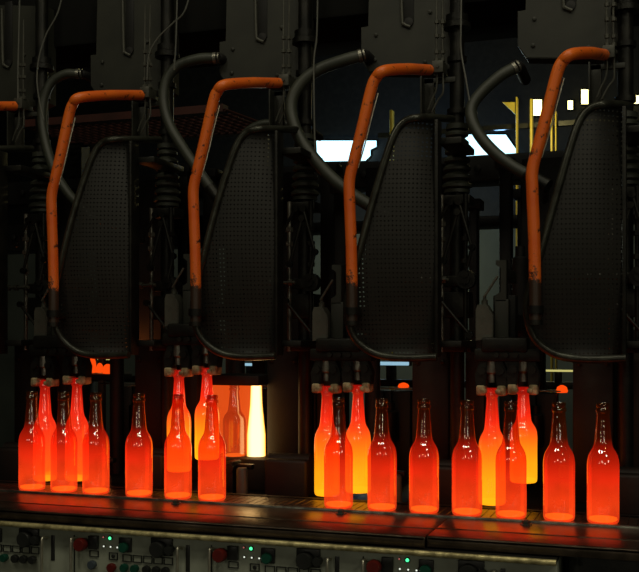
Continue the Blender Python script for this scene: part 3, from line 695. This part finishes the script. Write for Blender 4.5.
# one control group (measured at the one with red button and green LED left of the middle)
PP = (W(407,560,YP).x-W(110,538,YP).x)/2
def knob(bm, px, py, rad, dep, cap=True):
    p = W(px,py,YP); lathe(bm, [(rad*.75,.0),(rad*.75,dep*.35),(rad,dep*.45),(rad,dep*.85),(rad*.85,dep),(.001,dep)], p, 'y', 20)
lathe_y = lambda bm, px, py, prof: lathe(bm, prof, W(px,py,YP), 'y', 16)
r = empty('control_group', W(110,570,YP)-Vector((0,0,.06)), 'x', 'controls', 'groups of push buttons on the cabinet')
def ko(name, px, py, rad, dep, mat): bm = B(); knob(bm, px, py, rad, dep); return obj(name, bm, M[mat], r)
def plateb(px0,px1,py0,py1,d=.003):
    a, b = W(px0,py0,YP), W(px1,py1,YP); return box(B(), a.x, b.x, YP-d, YP+.001, b.z, a.z, .0008)
obj('button_socket', plateb(90,99,535,549,.008), M['plastic'], r)
obj('button_socket', plateb(120,132,537,552,.006), M['plastic'], r)
obj('button_socket', plateb(152,173,537,556,.006), M['plastic'], r)
e = ko('emergency_stop_button', 85, 543, .0135, .026, 'red'); e['label'] = 'large red mushroom push button'
ko('push_button', 94, 564, .009, .014, 'blue'); ko('push_button', 113.5, 567, .0095, .014, 'red'); ko('push_button', 126, 546.5, .0105, .016, 'green')
ko('push_button', 126, 567, .0085, .014, 'green'); ko('push_button', 136.5, 568, .0085, .014, 'green')
ko('push_button', 161, 548, .0165, .022, 'plastic'); ko('push_button', 172, 549, .009, .02, 'plastic')
for px, py, m in ((104,537,'ledred'),(110.5,538,'ledgreen'),(104.5,546,'ledwhite'),(111.3,546.6,'ledwhite'),(118,547.2,'ledwhite')):
    bm = B(); rr = .0032 if m == 'ledgreen' else .0017
    lathe(bm, [(rr*1.7,0),(rr*1.7,.002),(rr*1.1,.003),(rr*1.1,.001)], W(px,py,YP), 'y', 14); h = obj('led_bezel', bm, M['plastic'], r)
    bm = B(); lathe(bm, [(rr,0),(rr,.003),(rr*.6,.0045),(.0002,.005)], W(px,py,YP), 'y', 12); o = obj('led', bm, M[m], h)
    if m == 'ledgreen': o['label'] = 'lit green indicator light'
def frame_box(x0,x1,y0,y1):
    a, b = W(x0,y0,YP), W(x1,y1,YP); bm = B(); t = .0014
    box(bm,a.x,b.x,YP-.003,YP,a.z-t,a.z); box(bm,a.x,b.x,YP-.003,YP,b.z,b.z+t); box(bm,a.x,a.x+t,YP-.003,YP,b.z,a.z); box(bm,b.x-t,b.x,YP-.003,YP,b.z,a.z)
    return bm
obj('label_holder', frame_box(90,99,550,557), M['plastic'], r)
bm = frame_box(109.5,118,552,560); knob(bm,113.8,556,.004,.004); obj('key_switch', bm, M['plastic'], r)
for i in range(5):
    obj('label_holder', frame_box(123+i*10.3,132+i*10.3,554+i*.75,562+i*.75), M['plastic'], r)
for i in range(3):
    ko('push_button', 148+i*9.5, 569+i*.7, .0085, .012, 'plastic')
for px in (76.5,182):
    a = W(px,545 if px > 100 else 536,YP); bm = B(); zb_ = a.z-.085
    tube(bm, [(a.x,YP,a.z-.006),(a.x,YP-.016,a.z-.002),(a.x,YP-.02,a.z-.012),(a.x,YP-.02,zb_+.012),(a.x,YP-.016,zb_+.002),(a.x,YP,zb_+.006)], .003, 8, True, 4)
    obj('pull_handle', bm, M['chrome'], r)
obj('recess_slot', plateb(186,190,545,572,.0015), M['plastic'], r)
a = W(74.5,535,YP); obj('panel_seam', box(B(), a.x-.001, a.x+.001, YP-.0015, YP, a.z-.1, a.z), M['black'], r)
KL = {-1:'push button group at the far left end of the cabinet',0:'push button group with green light below the third front bottle',1:'push button group with green light below the sixth front bottle',2:'push button group with green light below the ninth front bottle',3:'push button group at the right end of the cabinet'}
for k in (-1,1,2): dup(r, k*PP, KL[k])
r['label'] = KL[0]

# ---------------------------------------------------------------- light
def area(name, loc, target, size, power, col, spec=1.0, sy=None):
    d = bpy.data.lights.new(name, 'AREA'); d.energy = power; d.color = col; d.size = size; d.specular_factor = spec
    if sy: d.shape = 'RECTANGLE'; d.size_y = sy
    o = bpy.data.objects.new(name, d); C.objects.link(o); o.location = loc
    o.rotation_euler = (Vector(target)-Vector(loc)).to_track_quat('-Z','Y').to_euler(); return o
# factory ceiling lamps over the aisle; last four are low lamps added for neck glints
for i, (x, y, z, w, h, p) in enumerate([(-1.7,.2,3.9,.6,.25,9),(-.5,-.3,4.3,.6,.25,9),(.6,.3,4.0,.6,.25,9),(1.7,-.4,3.5,.6,.25,8),(-.8,1.3,4.8,.5,.25,6),(.2,1.5,4.4,.5,.25,6),(-2.2,-2.6,1.75,.3,.35,3),(-.4,-3.2,2.15,.35,.35,4.5),(1.5,-2.6,1.7,.3,.3,3.5),(3.0,-1.2,2.0,.3,.3,3)]):
    area('ceiling_and_glint_lamp', (x,y,z), (-.5,2.2,1.2), w, p*.8, (1.0,.93,.70), sy=h)
def pt(loc, p, col, rad=.05):
    d = bpy.data.lights.new('lamp','POINT'); d.energy = p; d.color = col; d.shadow_soft_size = rad
    o = bpy.data.objects.new('platform_and_spill_light', d); C.objects.link(o); o.location = loc
q = W(350,125,8.6); pt((q.x,8.6,q.z), 9, (.3,.6,1), .1); q = W(500,128,8.6); pt((q.x,8.6,q.z), 6, (.3,.6,1), .1)  # unseen blue points added to imitate daylight spill on the cladding
q = W(545,112,8.2); pt((q.x,8.0,q.z), 12, (1,.85,.35))
q = W(330,255,6.5); pt((q.x-.6,8.3,2.2), 25, (.9,1,.8))
q = W(110,360,2.9); pt((q.x,2.9,q.z), .5, (1,.25,.05), .02)
wd = bpy.data.worlds.new('hall'); bpy.context.scene.world = wd; wd.use_nodes = True
wd.node_tree.nodes['Background'].inputs[0].default_value = (.5,.55,.4,1); wd.node_tree.nodes['Background'].inputs[1].default_value = .0

# ---------------------------------------------------------------- camera
cd = bpy.data.cameras.new('camera'); cam = bpy.data.objects.new('camera', cd); C.objects.link(cam)
cd.sensor_width = 36; cd.lens = F*36/639; cd.shift_y = (HY-286)/639; cd.clip_end = 50
cam.location = (0,0,CZ); cam.rotation_euler = (math.radians(90), 0, TH)
sc = bpy.context.scene; sc.camera = cam
sc.view_settings.view_transform = 'Standard'; sc.view_settings.look = 'None'; sc.view_settings.gamma = 1
sc.view_settings.use_curve_mapping = False; sc.view_settings.exposure = 0
